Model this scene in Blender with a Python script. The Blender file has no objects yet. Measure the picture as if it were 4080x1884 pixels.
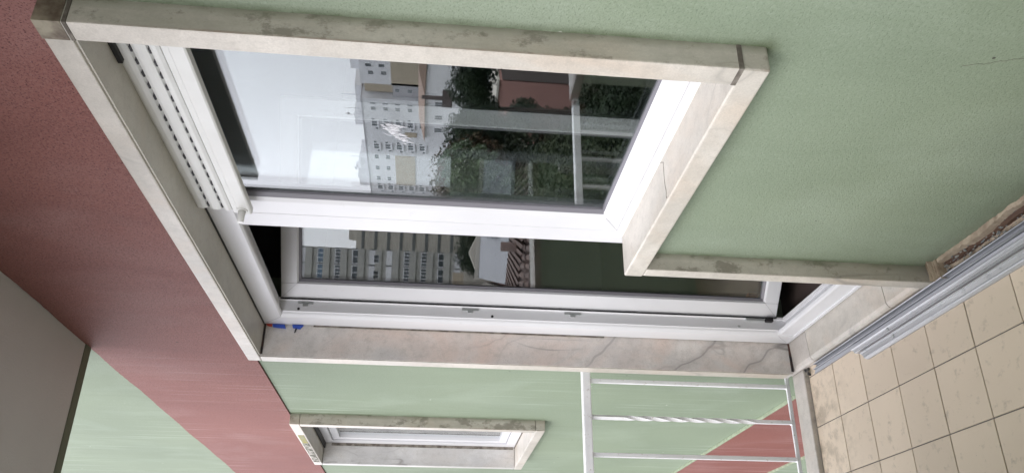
import bpy, bmesh, math, random
from mathutils import Vector, Matrix
R=math.radians
random.seed(7)
scn=bpy.context.scene
col=scn.collection
# ------------------------------------------------------------------ camera
cam_d=bpy.data.cameras.new('camera'); cam=bpy.data.objects.new('camera',cam_d); col.objects.link(cam); scn.camera=cam
cam_d.sensor_width=36.0; cam_d.sensor_fit='HORIZONTAL'; cam_d.lens=36*3200.5/4080
cam_d.clip_start=.02; cam_d.clip_end=2000
yaw,pit,rol=R(63.7495),R(-5.1336),R(2.8025)
fw=Vector((-math.sin(yaw)*math.cos(pit),math.cos(yaw)*math.cos(pit),math.sin(pit)))
rt=Vector((math.cos(yaw),math.sin(yaw),0)); up=rt.cross(fw)
r2=math.cos(rol)*rt+math.sin(rol)*up; u2=-math.sin(rol)*rt+math.cos(rol)*up
mx=Matrix((-u2,r2,-fw)).transposed().to_4x4()      # phone held upright, picture stored on its side
mx.translation=Vector((.8101,-1.034,1.5573)); cam.matrix_world=mx
# ------------------------------------------------------------------ world
w=bpy.data.worlds.new('World'); scn.world=w; w.use_nodes=True
nt=w.node_tree; N=nt.nodes; L=nt.links
for n in list(N): N.remove(n)
wo=N.new('ShaderNodeOutputWorld'); bg=N.new('ShaderNodeBackground')
sky=N.new('ShaderNodeTexSky'); sky.sky_type='NISHITA'; sky.sun_disc=False
SUN_EL,SUN_AZ=R(40),R(161)
sky.sun_elevation=SUN_EL; sky.sun_rotation=SUN_AZ; sky.dust_density=4; sky.air_density=1.5
hs=N.new('ShaderNodeHueSaturation'); hs.inputs['Saturation'].default_value=.35
L.new(sky.outputs[0],hs.inputs['Color'])
tc=N.new('ShaderNodeTexCoord'); mp=N.new('ShaderNodeMapping'); mp.inputs['Scale'].default_value=(1,1,2.6)
L.new(tc.outputs['Generated'],mp.inputs[0])
nz=N.new('ShaderNodeTexNoise'); nz.inputs['Scale'].default_value=2.2; nz.inputs['Detail'].default_value=4
L.new(mp.outputs[0],nz.inputs['Vector'])
cr=N.new('ShaderNodeMapRange'); cr.inputs['From Min'].default_value=.3; cr.inputs['From Max'].default_value=.75
cr.inputs['To Min'].default_value=.9; cr.inputs['To Max'].default_value=1.08
L.new(nz.outputs['Fac'],cr.inputs['Value'])
cl=N.new('ShaderNodeVectorMath'); cl.operation='SCALE'; cl.inputs[0].default_value=(9.9,9.9,10.7)
L.new(cr.outputs[0],cl.inputs['Scale'])
mxw=N.new('ShaderNodeMix'); mxw.data_type='RGBA'; mxw.inputs['Factor'].default_value=.9
L.new(hs.outputs[0],mxw.inputs['A']); L.new(cl.outputs[0],mxw.inputs['B'])
bg.inputs['Strength'].default_value=.15
L.new(mxw.outputs['Result'],bg.inputs['Color']); L.new(bg.outputs[0],wo.inputs[0])
# ------------------------------------------------------------------ sun (veiled)
sd=bpy.data.lights.new('sun','SUN'); sd.energy=.8; sd.angle=R(25); sd.color=(1,.97,.92)
so=bpy.data.objects.new('sun',sd); col.objects.link(so)
dirs=Vector((.35,-1,.9)).normalized()
so.rotation_euler=dirs.to_track_quat('Z','Y').to_euler()
vs=scn.view_settings; vs.view_transform='Standard'; vs.look='None'; vs.gamma=1; vs.use_curve_mapping=False
vs.exposure=.82
scn.render.engine='CYCLES'
scn.cycles.max_bounces=10; scn.cycles.transparent_max_bounces=12; scn.cycles.glossy_bounces=5; scn.cycles.diffuse_bounces=5

# ------------------------------------------------------------------ materials
class G:
    def __init__(s,name,rough=.6,spec=.5,metal=0):
        s.m=bpy.data.materials.new(name); s.m.use_nodes=True; s.t=s.m.node_tree; s.n=s.t.nodes; s.l=s.t.links
        s.b=s.n['Principled BSDF']; s.b.inputs['Roughness'].default_value=rough; s.b.inputs['Metallic'].default_value=metal
        s.b.inputs['Specular IOR Level'].default_value=spec
        c=s.n.new('ShaderNodeNewGeometry'); s.pos=c.outputs['Position']; s.geo=c
    def mapv(s,scale=(1,1,1),rot=(0,0,0),loc=(0,0,0),src=None):
        m=s.n.new('ShaderNodeMapping'); m.inputs['Scale'].default_value=scale; m.inputs['Rotation'].default_value=rot; m.inputs['Location'].default_value=loc
        s.l.new(src or s.pos,m.inputs[0]); return m.outputs[0]
    def noise(s,scale,detail=4,rough=.5,vec=None,dist=0):
        n=s.n.new('ShaderNodeTexNoise'); n.inputs['Scale'].default_value=scale; n.inputs['Detail'].default_value=detail
        n.inputs['Roughness'].default_value=rough; n.inputs['Distortion'].default_value=dist
        s.l.new(vec or s.pos,n.inputs['Vector']); return n.outputs['Fac']
    def rng(s,v,a,b,c=0,d=1):
        n=s.n.new('ShaderNodeMapRange'); 
        for k,x in zip(('From Min','From Max','To Min','To Max'),(a,b,c,d)): n.inputs[k].default_value=x
        s.l.new(v,n.inputs['Value']); return n.outputs[0]
    def mul(s,a,b,op='MULTIPLY'):
        n=s.n.new('ShaderNodeMath'); n.operation=op; n.use_clamp=(op!='SUBTRACT')
        for i,x in enumerate((a,b)):
            if isinstance(x,(int,float)): n.inputs[i].default_value=x
            else: s.l.new(x,n.inputs[i])
        return n.outputs[0]
    def mix(s,f,a,b):
        n=s.n.new('ShaderNodeMix'); n.data_type='RGBA'
        for k,x in (('Factor',f),('A',a),('B',b)):
            i=n.inputs[k] if k!='Factor' else n.inputs[0]
            if isinstance(x,(int,float)): i.default_value=x
            elif isinstance(x,tuple): n.inputs[6 if k=='A' else 7].default_value=(*x,1)
            else: s.l.new(x,i if k=='Factor' else n.inputs[6 if k=='A' else 7])
        return n.outputs[2]
    def xyz(s):
        n=s.n.new('ShaderNodeSeparateXYZ'); s.l.new(s.pos,n.inputs[0]); return n.outputs
    def bump(s,h,st=.3,dist=.002):
        n=s.n.new('ShaderNodeBump'); n.inputs['Strength'].default_value=st; n.inputs['Distance'].default_value=dist
        s.l.new(h,n.inputs['Height']); s.l.new(n.outputs[0],s.b.inputs['Normal'])
    def base(s,c):
        if isinstance(c,tuple): s.b.inputs['Base Color'].default_value=(*c,1)
        else: s.l.new(c,s.b.inputs['Base Color'])
        return s.m
    def rough(s,v): s.l.new(v,s.b.inputs['Roughness'])
M={}
def stucco(name,c1,c2,streak,dark,sp=.14,speck=.48):
    g=G(name,.62,sp)
    big=g.rng(g.noise(1.1,4),.35,.65)
    c=g.mix(big,c1,c2)
    st=g.rng(g.noise(1,5,.6,g.mapv((38,1,.8))),.55,.74)
    x=g.xyz()
    far=g.rng(x[0],-2.2,-3.2,0,1)
    msk=g.rng(g.noise(1.3,2,.5,g.mapv((1,1,1),loc=(3,1,5))),.46,.6)
    c=g.mix(g.mul(g.mul(st,far),g.mul(msk,.7)),c,streak)
    st2=g.rng(g.noise(1,5,.6,g.mapv((55,1,.5),loc=(9,0,2))),.6,.78)
    c=g.mix(g.mul(g.mul(st2,far),.5),c,dark)
    pt=g.rng(g.noise(4.5,5,.65,g.mapv((1,1,.45),loc=(2,8,3)),.8),.42,.7,0,.15); pt=g.mul(pt,g.rng(g.xyz()[0],-3.0,-1.8,.25,1)); c=g.mix(pt,c,dark)
    pt=g.rng(g.noise(2.2,5,.6,g.mapv((1,1,.6),loc=(7,1,9)),.5),.5,.75,0,.18); c=g.mix(pt,c,streak)
    # fine grain of the textured paint: its low spots are coloured darker
    gr=g.noise(230,3,.65); lo=g.rng(gr,.33,.46,1,0)
    gr2=g.noise(120,4,.7); lo2=g.rng(gr2,.36,.47,1,0); hi2=g.rng(gr2,.54,.66)
    near=g.rng(x[0],-4.2,-1.6,.55,1)
    c=g.mix(g.mul(g.mul(lo,speck),near),c,dark)
    c=g.mix(g.mul(g.mul(lo2,speck*.3),near),c,dark)
    c=g.mix(g.mul(g.mul(hi2,.12),near),c,streak)
    # rare black specks and pale paint flecks
    v=g.n.new('ShaderNodeTexVoronoi'); v.inputs['Scale'].default_value=11; g.l.new(g.pos,v.inputs['Vector'])
    s1=g.rng(v.outputs['Distance'],.035,.05,1,0)
    pick=g.n.new('ShaderNodeSeparateColor'); g.l.new(v.outputs['Color'],pick.inputs[0])
    c=g.mix(g.mul(s1,g.rng(pick.outputs[0],.86,.87)),c,(.06,.06,.05))
    c=g.mix(g.mul(s1,g.rng(pick.outputs[1],.985,.99)),c,(.6,.62,.55))
    g.bump(g.mul(gr,g.noise(150,2),'ADD'),.6,.004)
    return g,c
g,c=stucco('green_stucco_paint',(.252,.302,.220),(.224,.272,.200),(.50,.56,.49),(.12,.16,.105))
x=g.xyz()
def near(v,at,wd):
    n=g.n.new('ShaderNodeMath'); n.operation='SUBTRACT'; g.l.new(v,n.inputs[0]); n.inputs[1].default_value=at
    a=g.n.new('ShaderNodeMath'); a.operation='ABSOLUTE'; g.l.new(n.outputs[0],a.inputs[0]); return g.rng(a.outputs[0],0,wd,1,0)
nzm=g.rng(g.noise(16,5,.7,g.mapv((1,1,.5))),.3,.6,.15,1)
for at,wd,z0,z1 in ((-.39,.022,.90,2.32),(-1.354,.024,.0,.94),(-3.534,.05,.93,2.32)):
    m_=g.mul(g.mul(near(x[0],at,wd),nzm),g.mul(g.rng(x[2],z0,z0+.03),g.rng(x[2],z1,z1-.01)))
    c=g.mix(g.mul(m_,.8),c,(.075,.095,.045))
m_=g.mul(g.mul(near(x[2],.933,.02),g.rng(x[0],-1.42,-1.40)),nzm); c=g.mix(g.mul(g.mul(m_,g.rng(x[0],-.35,-.37)),.35),c,(.10,.12,.07))
# rising dirt above the broken skirting
rd=g.mul(g.mul(g.rng(x[2],.11,.01),g.rng(x[0],-1.5,-1.4)),g.rng(g.noise(9,5,.7,g.mapv((1,1,2))),.3,.62)); c=g.mix(g.mul(rd,.6),c,(.13,.12,.085))
M['green']=g.base(c)
g,c=stucco('pink_stucco_paint',(.262,.115,.098),(.228,.098,.085),(.50,.37,.37),(.06,.02,.022),speck=.95)
M['pink']=g.base(c)
g=G('parapet_green_lightened',.7); g.bump(g.noise(230,3),.5,.003); M['green_pale']=g.base(g.mix(g.rng(g.noise(2,4),.3,.7),(.60,.70,.58),(.56,.66,.54)))  # facade green made lighter to stand in for bounce light on the parapet
g=G('ceiling_plaster',.9,.2); c=g.mix(g.rng(g.noise(3,4),.3,.7),(.66,.65,.665),(.61,.60,.62)); g.bump(g.mul(g.noise(120,4,.6),g.noise(14,3),'ADD'),.5,.004); M['ceil']=g.base(c)
g=G('shade_darkened_drip_edge',.8); c=g.mix(g.noise(20,3),(.13,.15,.11),(.17,.19,.14)); g.bump(g.noise(90,2),.5,.002); M['drip']=g.base(c)  # green edge colour darkened to include the shade under the slab
def marble(name,base,warm,grey,grime=0,seed=0,veins=.6,bold=False):
    g=G(name,.38,.45)
    v=g.mapv((1,1,1),loc=(seed,seed*2,seed*.7))
    big=g.rng(g.noise(4.5,5,.6,v,.6),.38,.66)
    c=g.mix(big,base,grey)
    c=g.mix(g.mul(g.rng(g.noise(3.2,4,.55,g.mapv((1,1,.7),loc=(seed+5,2,1)),1.2),.48,.68),.8),c,warm)
    ve=g.noise(2.6,2.5,.5,g.mapv((1,2.2,.55),rot=(.75,.3,.2),loc=(seed+2,0,4)),.7)
    vn=g.rng(g.mul(g.mul(g.mul(ve,.5,'SUBTRACT'),0,'ADD'),1),0,.018,1,0)
    n=g.n.new('ShaderNodeMath'); n.operation='SUBTRACT'; g.l.new(ve,n.inputs[0]); n.inputs[1].default_value=.5
    a=g.n.new('ShaderNodeMath'); a.operation='ABSOLUTE'; g.l.new(n.outputs[0],a.inputs[0])
    vn=g.rng(a.outputs[0],0,.009,1,0)
    soft=g.rng(a.outputs[0],0,.07,1,0); c=g.mix(g.mul(soft,.35),c,grey)
    c=g.mix(g.mul(g.mul(vn,g.rng(g.noise(2.5,2,.5,g.mapv(loc=(seed,7,3))),.52,.68)),veins),c,(.20,.19,.185))
    if bold:
        for k,(fq,th_) in enumerate(((3.1,.985),(5.3,.975))):
            wv=g.n.new('ShaderNodeTexWave'); wv.inputs['Scale'].default_value=fq*.5; wv.inputs['Distortion'].default_value=5.5; wv.inputs['Detail'].default_value=3; wv.inputs['Detail Scale'].default_value=1.4
            g.l.new(g.mapv((1,1,1),rot=(.95+k*.25,0,0),loc=(k,0,k*.37)),wv.inputs['Vector']); wv.bands_direction='Z'
            mk=g.rng(g.noise(2.1,2,.5,g.mapv(loc=(4+k,3,1))),.46,.6); lowm=g.rng(g.xyz()[2],1.6,.5,.15,1)
            c=g.mix(g.mul(g.mul(g.rng(wv.outputs['Fac'],.80,1),mk),g.mul(lowm,.45)),c,(.56,.37,.30) if k else (.45,.42,.41))
            c=g.mix(g.mul(g.mul(g.rng(wv.outputs['Fac'],th_+.008,.999),mk),g.mul(lowm,.6)),c,(.24,.225,.225))
    # small pits
    vo=g.n.new('ShaderNodeTexVoronoi'); vo.inputs['Scale'].default_value=16; g.l.new(v,vo.inputs['Vector'])
    pk=g.n.new('ShaderNodeSeparateColor'); g.l.new(vo.outputs['Color'],pk.inputs[0])
    c=g.mix(g.mul(g.rng(vo.outputs['Distance'],.03,.06,1,0),g.rng(pk.outputs[0],.88,.89)),c,(.14,.08,.06))
    if grime:
        # algae and rain grime on the flanks that face along the wall
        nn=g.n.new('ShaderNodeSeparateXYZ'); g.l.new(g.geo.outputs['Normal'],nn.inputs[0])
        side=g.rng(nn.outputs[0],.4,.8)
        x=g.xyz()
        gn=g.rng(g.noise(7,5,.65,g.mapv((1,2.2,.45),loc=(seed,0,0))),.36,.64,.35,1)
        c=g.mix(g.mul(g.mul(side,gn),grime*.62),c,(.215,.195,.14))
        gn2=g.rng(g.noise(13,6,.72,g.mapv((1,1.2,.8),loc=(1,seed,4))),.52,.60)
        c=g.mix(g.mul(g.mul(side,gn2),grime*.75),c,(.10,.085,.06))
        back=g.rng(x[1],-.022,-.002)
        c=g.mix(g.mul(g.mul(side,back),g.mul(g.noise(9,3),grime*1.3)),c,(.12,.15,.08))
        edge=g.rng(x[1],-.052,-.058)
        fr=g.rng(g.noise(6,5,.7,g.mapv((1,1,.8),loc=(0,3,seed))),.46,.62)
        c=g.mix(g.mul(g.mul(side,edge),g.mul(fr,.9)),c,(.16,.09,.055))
    fine=g.noise(240,3,.6)
    mid=g.noise(38,5,.72); c=g.mix(g.rng(mid,.48,.72,.0,.36),c,(.31,.285,.245)); c=g.mix(g.rng(fine,.35,.7,.0,.28),c,(.30,.28,.25))
    g.bump(g.mul(g.noise(50,4),fine,'ADD'),.22,.0015)
    return g.base(c)
M['marble']=marble('white_marble',(.64,.60,.54),(.56,.475,.39),(.49,.46,.41),.8,0)
M['marble_pink']=marble('pinkish_marble',(.74,.70,.665),(.69,.55,.48),(.57,.55,.535),0,3,1.0,True)
M['marble_soffit']=marble('darker_marble_underside',(.55,.53,.47),(.51,.47,.40),(.47,.45,.40),0,6,.3)  # slightly darker marble tone for the lintel underside
M['marble_grey']=marble('grey_marble',(.60,.595,.58),(.56,.52,.47),(.46,.455,.45),0,12,.7)
M['marble_kerb']=marble('worn_marble_kerb',(.62,.57,.52),(.54,.42,.355),(.47,.44,.41),0,9,.4)
g=G('grimy_marble_corner',.6); c=g.mix(g.rng(g.noise(25,4),.35,.65),(.30,.27,.20),(.08,.05,.035)); g.bump(g.noise(90,4),.4,.002); M['grimy']=g.base(c)
g=G('white_pvc',.28,.5); c=g.mix(g.rng(g.noise(6,3),.3,.7),(.68,.68,.70),(.65,.65,.668)); 
c=g.mix(g.mul(g.rng(g.noise(30,5,.7),.62,.75),.25),c,(.45,.42,.38)); M['pvc']=g.base(c)
g=G('aluminium_shutter_paint',.38,.5); c=g.mix(g.rng(g.noise(9,4),.3,.75),(.74,.745,.73),(.66,.66,.64)); M['shut']=g.base(c)
M['slot']=G('slot_shadow_grey',.8).base((.06,.06,.065))
M['gasket']=G('grey_rubber_gasket',.5).base((.17,.165,.185))
M['black']=G('black_rubber',.6).base((.012,.011,.012))
g=G('dark_seal_with_rust',.8); M['seal']=g.base(g.mix(g.rng(g.noise(18,3),.4,.6),(.02,.018,.02),(.10,.05,.04)))
g=G('sealant_and_dirt',.8); M['joint']=g.base(g.mix(g.rng(g.noise(30,3),.4,.6),(.10,.085,.07),(.22,.2,.17)))
g=G('white_sealant',.5); M['wjoint']=g.base((.72,.72,.70))
g=G('galvanised_clip',.4,.5,.6); M['clip']=g.base((.50,.52,.52))
g=G('blue_plastic',.45); M['blue']=g.base(g.mix(g.noise(200,2),(.02,.06,.36),(.03,.09,.45)))
M['red']=G('red_plastic',.5).base((.45,.05,.03))
g=G('white_metal_paint',.4,.5); c=g.mix(g.rng(g.noise(14,4),.35,.7),(.82,.82,.835),(.75,.75,.77))
c=g.mix(g.mul(g.rng(g.noise(60,5,.7),.6,.68),.6),c,(.32,.25,.19)); g.bump(g.noise(120,3),.3,.001); M['rail']=g.base(c)
g=G('aluminium_track_grey',.35,.5,.75); c=g.mix(g.rng(g.noise(1,4,.6,g.mapv((2,90,90))),.3,.7),(.25,.255,.27),(.37,.375,.39)); g.bump(g.noise(1,3,.5,g.mapv((3,400,400))),.15,.0006); M['alu']=g.base(c)
g=G('aluminium_track_pale',.42,.5,.55); c=g.mix(g.rng(g.noise(1,4,.6,g.mapv((2,60,60))),.3,.7),(.57,.57,.585),(.44,.445,.46)); c=g.mix(g.mul(g.rng(g.noise(28,5,.7),.6,.7),.6),c,(.30,.31,.33)); M['alu2']=g.base(c)
g=G('floor_tile_glaze',.42,.4)
oi=g.n.new('ShaderNodeObjectInfo')
c=g.mix(g.rng(g.noise(3,4),.3,.7),(.73,.61,.475),(.685,.57,.445))
hsn=g.n.new('ShaderNodeHueSaturation'); g.l.new(c,hsn.inputs['Color']); g.l.new(g.rng(oi.outputs['Random'],0,1,.90,1.06),hsn.inputs['Value']); c=hsn.outputs[0]
c=g.mix(g.mul(g.rng(g.noise(22,5,.7),.57,.70),.42),c,(.28,.23,.17))
c=g.mix(g.mul(g.rng(g.noise(75,4,.7,g.mapv((1,2.4,1),rot=(0,0,.6))),.66,.72),.55),c,(.16,.13,.10))
x=g.xyz(); kd=g.mul(g.rng(x[0],-1.95,-2.3),g.rng(g.noise(14,5,.7),.47,.62)); c=g.mix(g.mul(kd,.55),c,(.22,.17,.12))
g.rough(g.rng(g.noise(9,4),.3,.7,.34,.55)); g.bump(g.noise(60,3),.12,.001); M['tile']=g.base(c)
g=G('grout',.9); M['grout']=g.base(g.mix(g.noise(30,3),(.15,.135,.12),(.21,.19,.165)))
g=G('mortar',.9); g.bump(g.noise(90,4),.8,.004); M['mortar']=g.base(g.mix(g.rng(g.noise(25,4),.35,.65),(.46,.38,.29),(.30,.23,.17)))
g=G('old_brown_wood',.7); g.bump(g.noise(1,4,.6,g.mapv((8,200,200))),.5,.002); M['wood']=g.base(g.mix(g.rng(g.noise(1,4,.6,g.mapv((6,90,90))),.35,.65),(.07,.035,.025),(.13,.075,.05)))
g=G('debris',.9); M['debris']=g.base(g.mix(g.rng(g.noise(60,3),.42,.58),(.05,.05,.055),(.30,.27,.22)))
g=G('debris_pale',.9); M['debris2']=g.base(g.mix(g.rng(g.noise(60,3),.42,.58),(.15,.17,.18),(.30,.29,.26)))
g=G('gap_dark',.95); M['gap']=g.base((.035,.03,.03))
g=G('concrete_slab',.9); M['conc']=g.base((.33,.32,.3))
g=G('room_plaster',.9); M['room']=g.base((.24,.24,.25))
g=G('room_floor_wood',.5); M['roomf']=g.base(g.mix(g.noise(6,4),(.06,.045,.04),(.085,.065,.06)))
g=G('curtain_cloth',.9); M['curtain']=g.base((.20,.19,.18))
# glass: thin panes; each face mirrors a share that grows towards grazing and lets the rest through
def glass(name,k,tint):
    m=bpy.data.materials.new(name); m.use_nodes=True; t=m.node_tree; n=t.nodes; l=t.links
    for q in list(n): n.remove(q)
    o=n.new('ShaderNodeOutputMaterial'); ms=n.new('ShaderNodeMixShader'); tr=n.new('ShaderNodeBsdfTransparent'); tr.inputs[0].default_value=(*tint,1)
    gl=n.new('ShaderNodeBsdfGlossy'); gl.inputs['Roughness'].default_value=0; gl.inputs['Color'].default_value=(.97,.985,1,1)
    ge=n.new('ShaderNodeNewGeometry'); d=n.new('ShaderNodeVectorMath'); d.operation='DOT_PRODUCT'
    l.new(ge.outputs['Normal'],d.inputs[0]); l.new(ge.outputs['Incoming'],d.inputs[1])
    ab=n.new('ShaderNodeMath'); ab.operation='ABSOLUTE'; l.new(d.outputs['Value'],ab.inputs[0])
    s=n.new('ShaderNodeMath'); s.operation='SUBTRACT'; s.inputs[0].default_value=1; l.new(ab.outputs[0],s.inputs[1])
    p=n.new('ShaderNodeMath'); p.operation='POWER'; l.new(s.outputs[0],p.inputs[0]); p.inputs[1].default_value=4
    f=n.new('ShaderNodeMath'); f.operation='MULTIPLY_ADD'; l.new(p.outputs[0],f.inputs[0]); f.inputs[1].default_value=.96*k; f.inputs[2].default_value=.042*k; f.use_clamp=True
    l.new(f.outputs[0],ms.inputs[0]); l.new(tr.outputs[0],ms.inputs[1]); l.new(gl.outputs[0],ms.inputs[2]); l.new(ms.outputs[0],o.inputs[0])
    return m
M['glass']=glass('double_glazing',1.6,(.885,.905,.90)); M['glass2']=glass('door_double_glazing',1.7,(.93,.945,.94))

# ------------------------------------------------------------------ helpers
def lab(o,label=None,cat=None,group=None,kind=None):
    for k,v in (('label',label),('category',cat),('group',group),('kind',kind)):
        if v: o[k]=v
    return o
def mesh_obj(name,me,mat=None,parent=None,loc=None):
    o=bpy.data.objects.new(name,me); col.objects.link(o)
    if mat and not me.materials: me.materials.append(M[mat] if isinstance(mat,str) else mat)
    if parent: o.parent=parent; o.matrix_parent_inverse=Matrix.Translation(-Vector(parent.location)) if parent.type=='EMPTY' or True else None
    if loc: o.location=loc
    return o
def empty(name,loc,label,cat,group=None):
    o=bpy.data.objects.new(name,None); col.objects.link(o); o.location=loc; o.empty_display_size=.1
    return lab(o,label,cat,group)
def boxes(name,bs,mat,parent=None,bev=0,seg=2,mtx=None):
    bm=bmesh.new()
    for b in bs:
        x0,x1,y0,y1,z0,z1=b
        r=bmesh.ops.create_cube(bm,size=1)
        bmesh.ops.scale(bm,vec=(x1-x0,y1-y0,z1-z0),verts=r['verts'])
        bmesh.ops.translate(bm,vec=((x0+x1)/2,(y0+y1)/2,(z0+z1)/2),verts=r['verts'])
    if bev: bmesh.ops.bevel(bm,geom=bm.edges[:],offset=bev,segments=seg,profile=.6,affect='EDGES')
    if mtx: bmesh.ops.transform(bm,matrix=mtx,verts=bm.verts)
    me=bpy.data.meshes.new(name); bm.to_mesh(me); bm.free()
    if bev and seg>1:
        for p in me.polygons: p.use_smooth=False
    return mesh_obj(name,me,mat,parent)
def box(name,b,mat,parent=None,bev=0,seg=2,mtx=None): return boxes(name,[b],mat,parent,bev,seg,mtx)
def extr(name,pts,axis,a,b,mat,parent=None,mtx=None):
    """closed outline pts extruded along axis from a to b"""
    n=len(pts); v=[]
    for q in (a,b):
        for (p1,p2) in pts:
            v.append({'x':(q,p1,p2),'y':(p1,q,p2),'z':(p1,p2,q)}[axis])
    f=[tuple(range(n)),tuple(range(2*n-1,n-1,-1))]+[(i,i+n,(i+1)%n+n,(i+1)%n) for i in range(n)]
    me=bpy.data.meshes.new(name); me.from_pydata(v,[],f)
    bm=bmesh.new(); bm.from_mesh(me); bmesh.ops.recalc_face_normals(bm,faces=bm.faces)
    if mtx: bmesh.ops.transform(bm,matrix=mtx,verts=bm.verts)
    bm.to_mesh(me); bm.free()
    return mesh_obj(name,me,mat,parent)
def cyl(name,p0,p1,r0,r1,mat,parent=None,seg=16):
    p0=Vector(p0); p1=Vector(p1); d=p1-p0
    bm=bmesh.new(); bmesh.ops.create_cone(bm,cap_ends=True,segments=seg,radius1=r0,radius2=r1,depth=d.length)
    bmesh.ops.transform(bm,matrix=Matrix.Translation((p0+p1)/2)@d.to_track_quat('Z','Y').to_matrix().to_4x4(),verts=bm.verts)
    me=bpy.data.meshes.new(name); bm.to_mesh(me); bm.free()
    for p in me.polygons: p.use_smooth=len(p.vertices)==4
    return mesh_obj(name,me,mat,parent)

P=.058; YF=.078
XR,XRi,XS,XM,XLo,XLi=-.39,-.442,-1.402,-1.354,-2.4155,-2.354
ZT,ZLi,ZSb,ZSt=2.302,2.25,.933,.991
X2a,X2b,Z2b=-4.697,-3.534,.936
# ------------------------------------------------------------------ facade of our own building
fac=empty('apartment_facade',(-2,0,-9),'stucco apartment facade painted pale green with dusty pink bands around the marble framed windows','building')
T=.30
def wall_piece(b,mat='green',name='wall'): return box(name,b,mat,fac)
WX0,WX1=-13,6
# strip with the openings, z -.203 .. 2.302
wall_piece((XR-.02,WX1,0,T,-.203,ZT))
wall_piece((XM-.02,XR-.02,0,T,-.203,ZSb+.02))
wall_piece((XLo+.02,XM-.02,.05,T,-.203,-.02))
wall_piece((X2b-.02,XLo+.02,0,T,-.203,ZT))
wall_piece((X2a+.02,X2b-.02,0,T,-.203,Z2b+.02))
wall_piece((WX0,X2a+.02,0,T,-.203,ZT))
wall_piece((WX0,WX1,0,T,2.951,5.456))
wall_piece((WX0,WX1,0,T,-3.357,-.86))
wall_piece((WX0,WX1,0,T,-9,-4.01))
def band(z0,z1,jag=True):
    # pink band, its edges brushed unevenly
    rnd=random.Random(int(z0*10)+99)
    v=[];f=[];n=900
    yy=-.008
    xs=[WX0+(WX1-WX0)*i/n for i in range(n+1)]
    for x in xs:
        a=z0; b=z1+(.004*math.sin(x*7.3)*math.sin(x*2.9+1)+rnd.uniform(-.0015,.0015) if jag else 0)
        v+= [(x,yy,a),(x,yy,b),(x,T,b),(x,T,a)]
    for i in range(n):
        k=i*4
        for j in range(4): f.append((k+j,k+4+j,k+4+(j+1)%4,k+(j+1)%4))
    f.append((0,1,2,3)); f.append((n*4+3,n*4+2,n*4+1,n*4))
    me=bpy.data.meshes.new('painted_band'); me.from_pydata(v,[],f)
    bm=bmesh.new(); bm.from_mesh(me); bmesh.ops.recalc_face_normals(bm,faces=bm.faces); bm.to_mesh(me); bm.free()
    o=mesh_obj('painted_band',me,'pink',fac); return o
band(ZT+.001,2.950); band(-.857,-.204,False); band(-4.007,-3.358); band(5.457,6.1)
g=G('ledge_paint',.7); c=g.mix(g.rng(g.noise(30,4),.4,.6),(.31,.36,.25),(.24,.28,.19)); g.bump(g.noise(80,4),.6,.003); M['ledge']=g.base(c)
box('ledge',(WX0,XLo-.1,-.016,0,-.203,-.19),'ledge',fac,.003)
box('ledge',(WX0,XLo-.1,-.02,0,-.873,-.857),'ledge',fac,.003)

# ------------------------------------------------------------------ marble surround of window and door
ms=empty('marble_surround',(XLo,0,0),'L shaped veined marble surround round the large white window and balcony door','window surround')
box('lintel',(XLo,XR,-P,.12,ZLi,ZT),'marble',ms,.004)
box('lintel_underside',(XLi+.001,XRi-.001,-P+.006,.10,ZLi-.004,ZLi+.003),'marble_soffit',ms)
box('jamb',(XRi,XR,-P,.12,ZSt+.002,ZLi-.003),'marble',ms,.004)
box('jamb',(XS,XM,-P+.002,.12,0.002,ZSb-.001),'marble',ms,.004)
box('jamb',(XLo,XLi,-P+.001,.12,.042,ZLi-.003),'marble_pink',ms,.004)
# pale sawn front edge of the far jamb keeps the colour of the others
box('jamb_edge',(XLo+.001,XLi-.001,-P-.001,-P+.006,.06,ZLi-.004),'marble',ms,.001)
box('sill',(XS,XR,-P-.001,.12,ZSb,ZSt),'marble',ms,.007,3)
th=[(XLi-.062,-2.195),(-2.192,-1.600),(-1.597,XM-.05)]
thp=[(-.046,.0),(-.046,.022),(-.040,.032),(-.028,.038),(.13,.046),(.13,.0)]
for a,b in th: extr('threshold_slab',thp,'x',a,b,'marble_kerb' if a<-2.2 else 'marble',ms)
# mortar / sealant joints
box('joint',(XRi+.001,XR+.0015,-P-.0012,.0,ZSt-.004,ZSt+.006),'joint',ms)
box('joint',(XRi+.001,XR+.0015,-P-.0012,.0,ZLi-.006,ZLi+.001),'joint',ms)
box('joint',(XLi-.006,XLi+.004,-P+.01,YF,ZLi-.012,ZLi-.003),'seal',ms)
box('joint',(XLi-.004,XLi+.003,-.045,YF,.040,.050),'seal',ms)
box('stained_end',(XR-.05,XR+.0018,-P-.0015,.0,ZLi+.004,ZT+.001),'grimy',ms)
def crack(name,pts,wd,mat,par,axis):
    # thin raised-edge hairline: a narrow wandering groove filled with dirt
    rnd=random.Random(len(pts)); v=[];f=[]; P_=[]
    for a_,b_ in zip(pts,pts[1:]):
        for k in range(6):
            t=k/6; P_.append(Vector(a_).lerp(Vector(b_),t)+Vector((rnd.gauss(0,.0012),0,0)))
    P_.append(Vector(pts[-1]))
    for i,q in enumerate(P_):
        w_=wd*rnd.uniform(.4,1)
        for dx in (-w_,w_):
            for dn in (0,.0006): v.append((q.x+dx,q.y-(dn if axis=='y' else 0),q.z+(dn if axis=='z' else 0)))
    for i in range(len(P_)-1):
        k=i*4; f+=[(k+1,k+3,k+7,k+5),(k,k+4,k+6,k+2),(k,k+1,k+5,k+4),(k+2,k+6,k+7,k+3)]
    me=bpy.data.meshes.new(name); me.from_pydata(v,[],f); return mesh_obj(name,me,mat,par)
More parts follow.
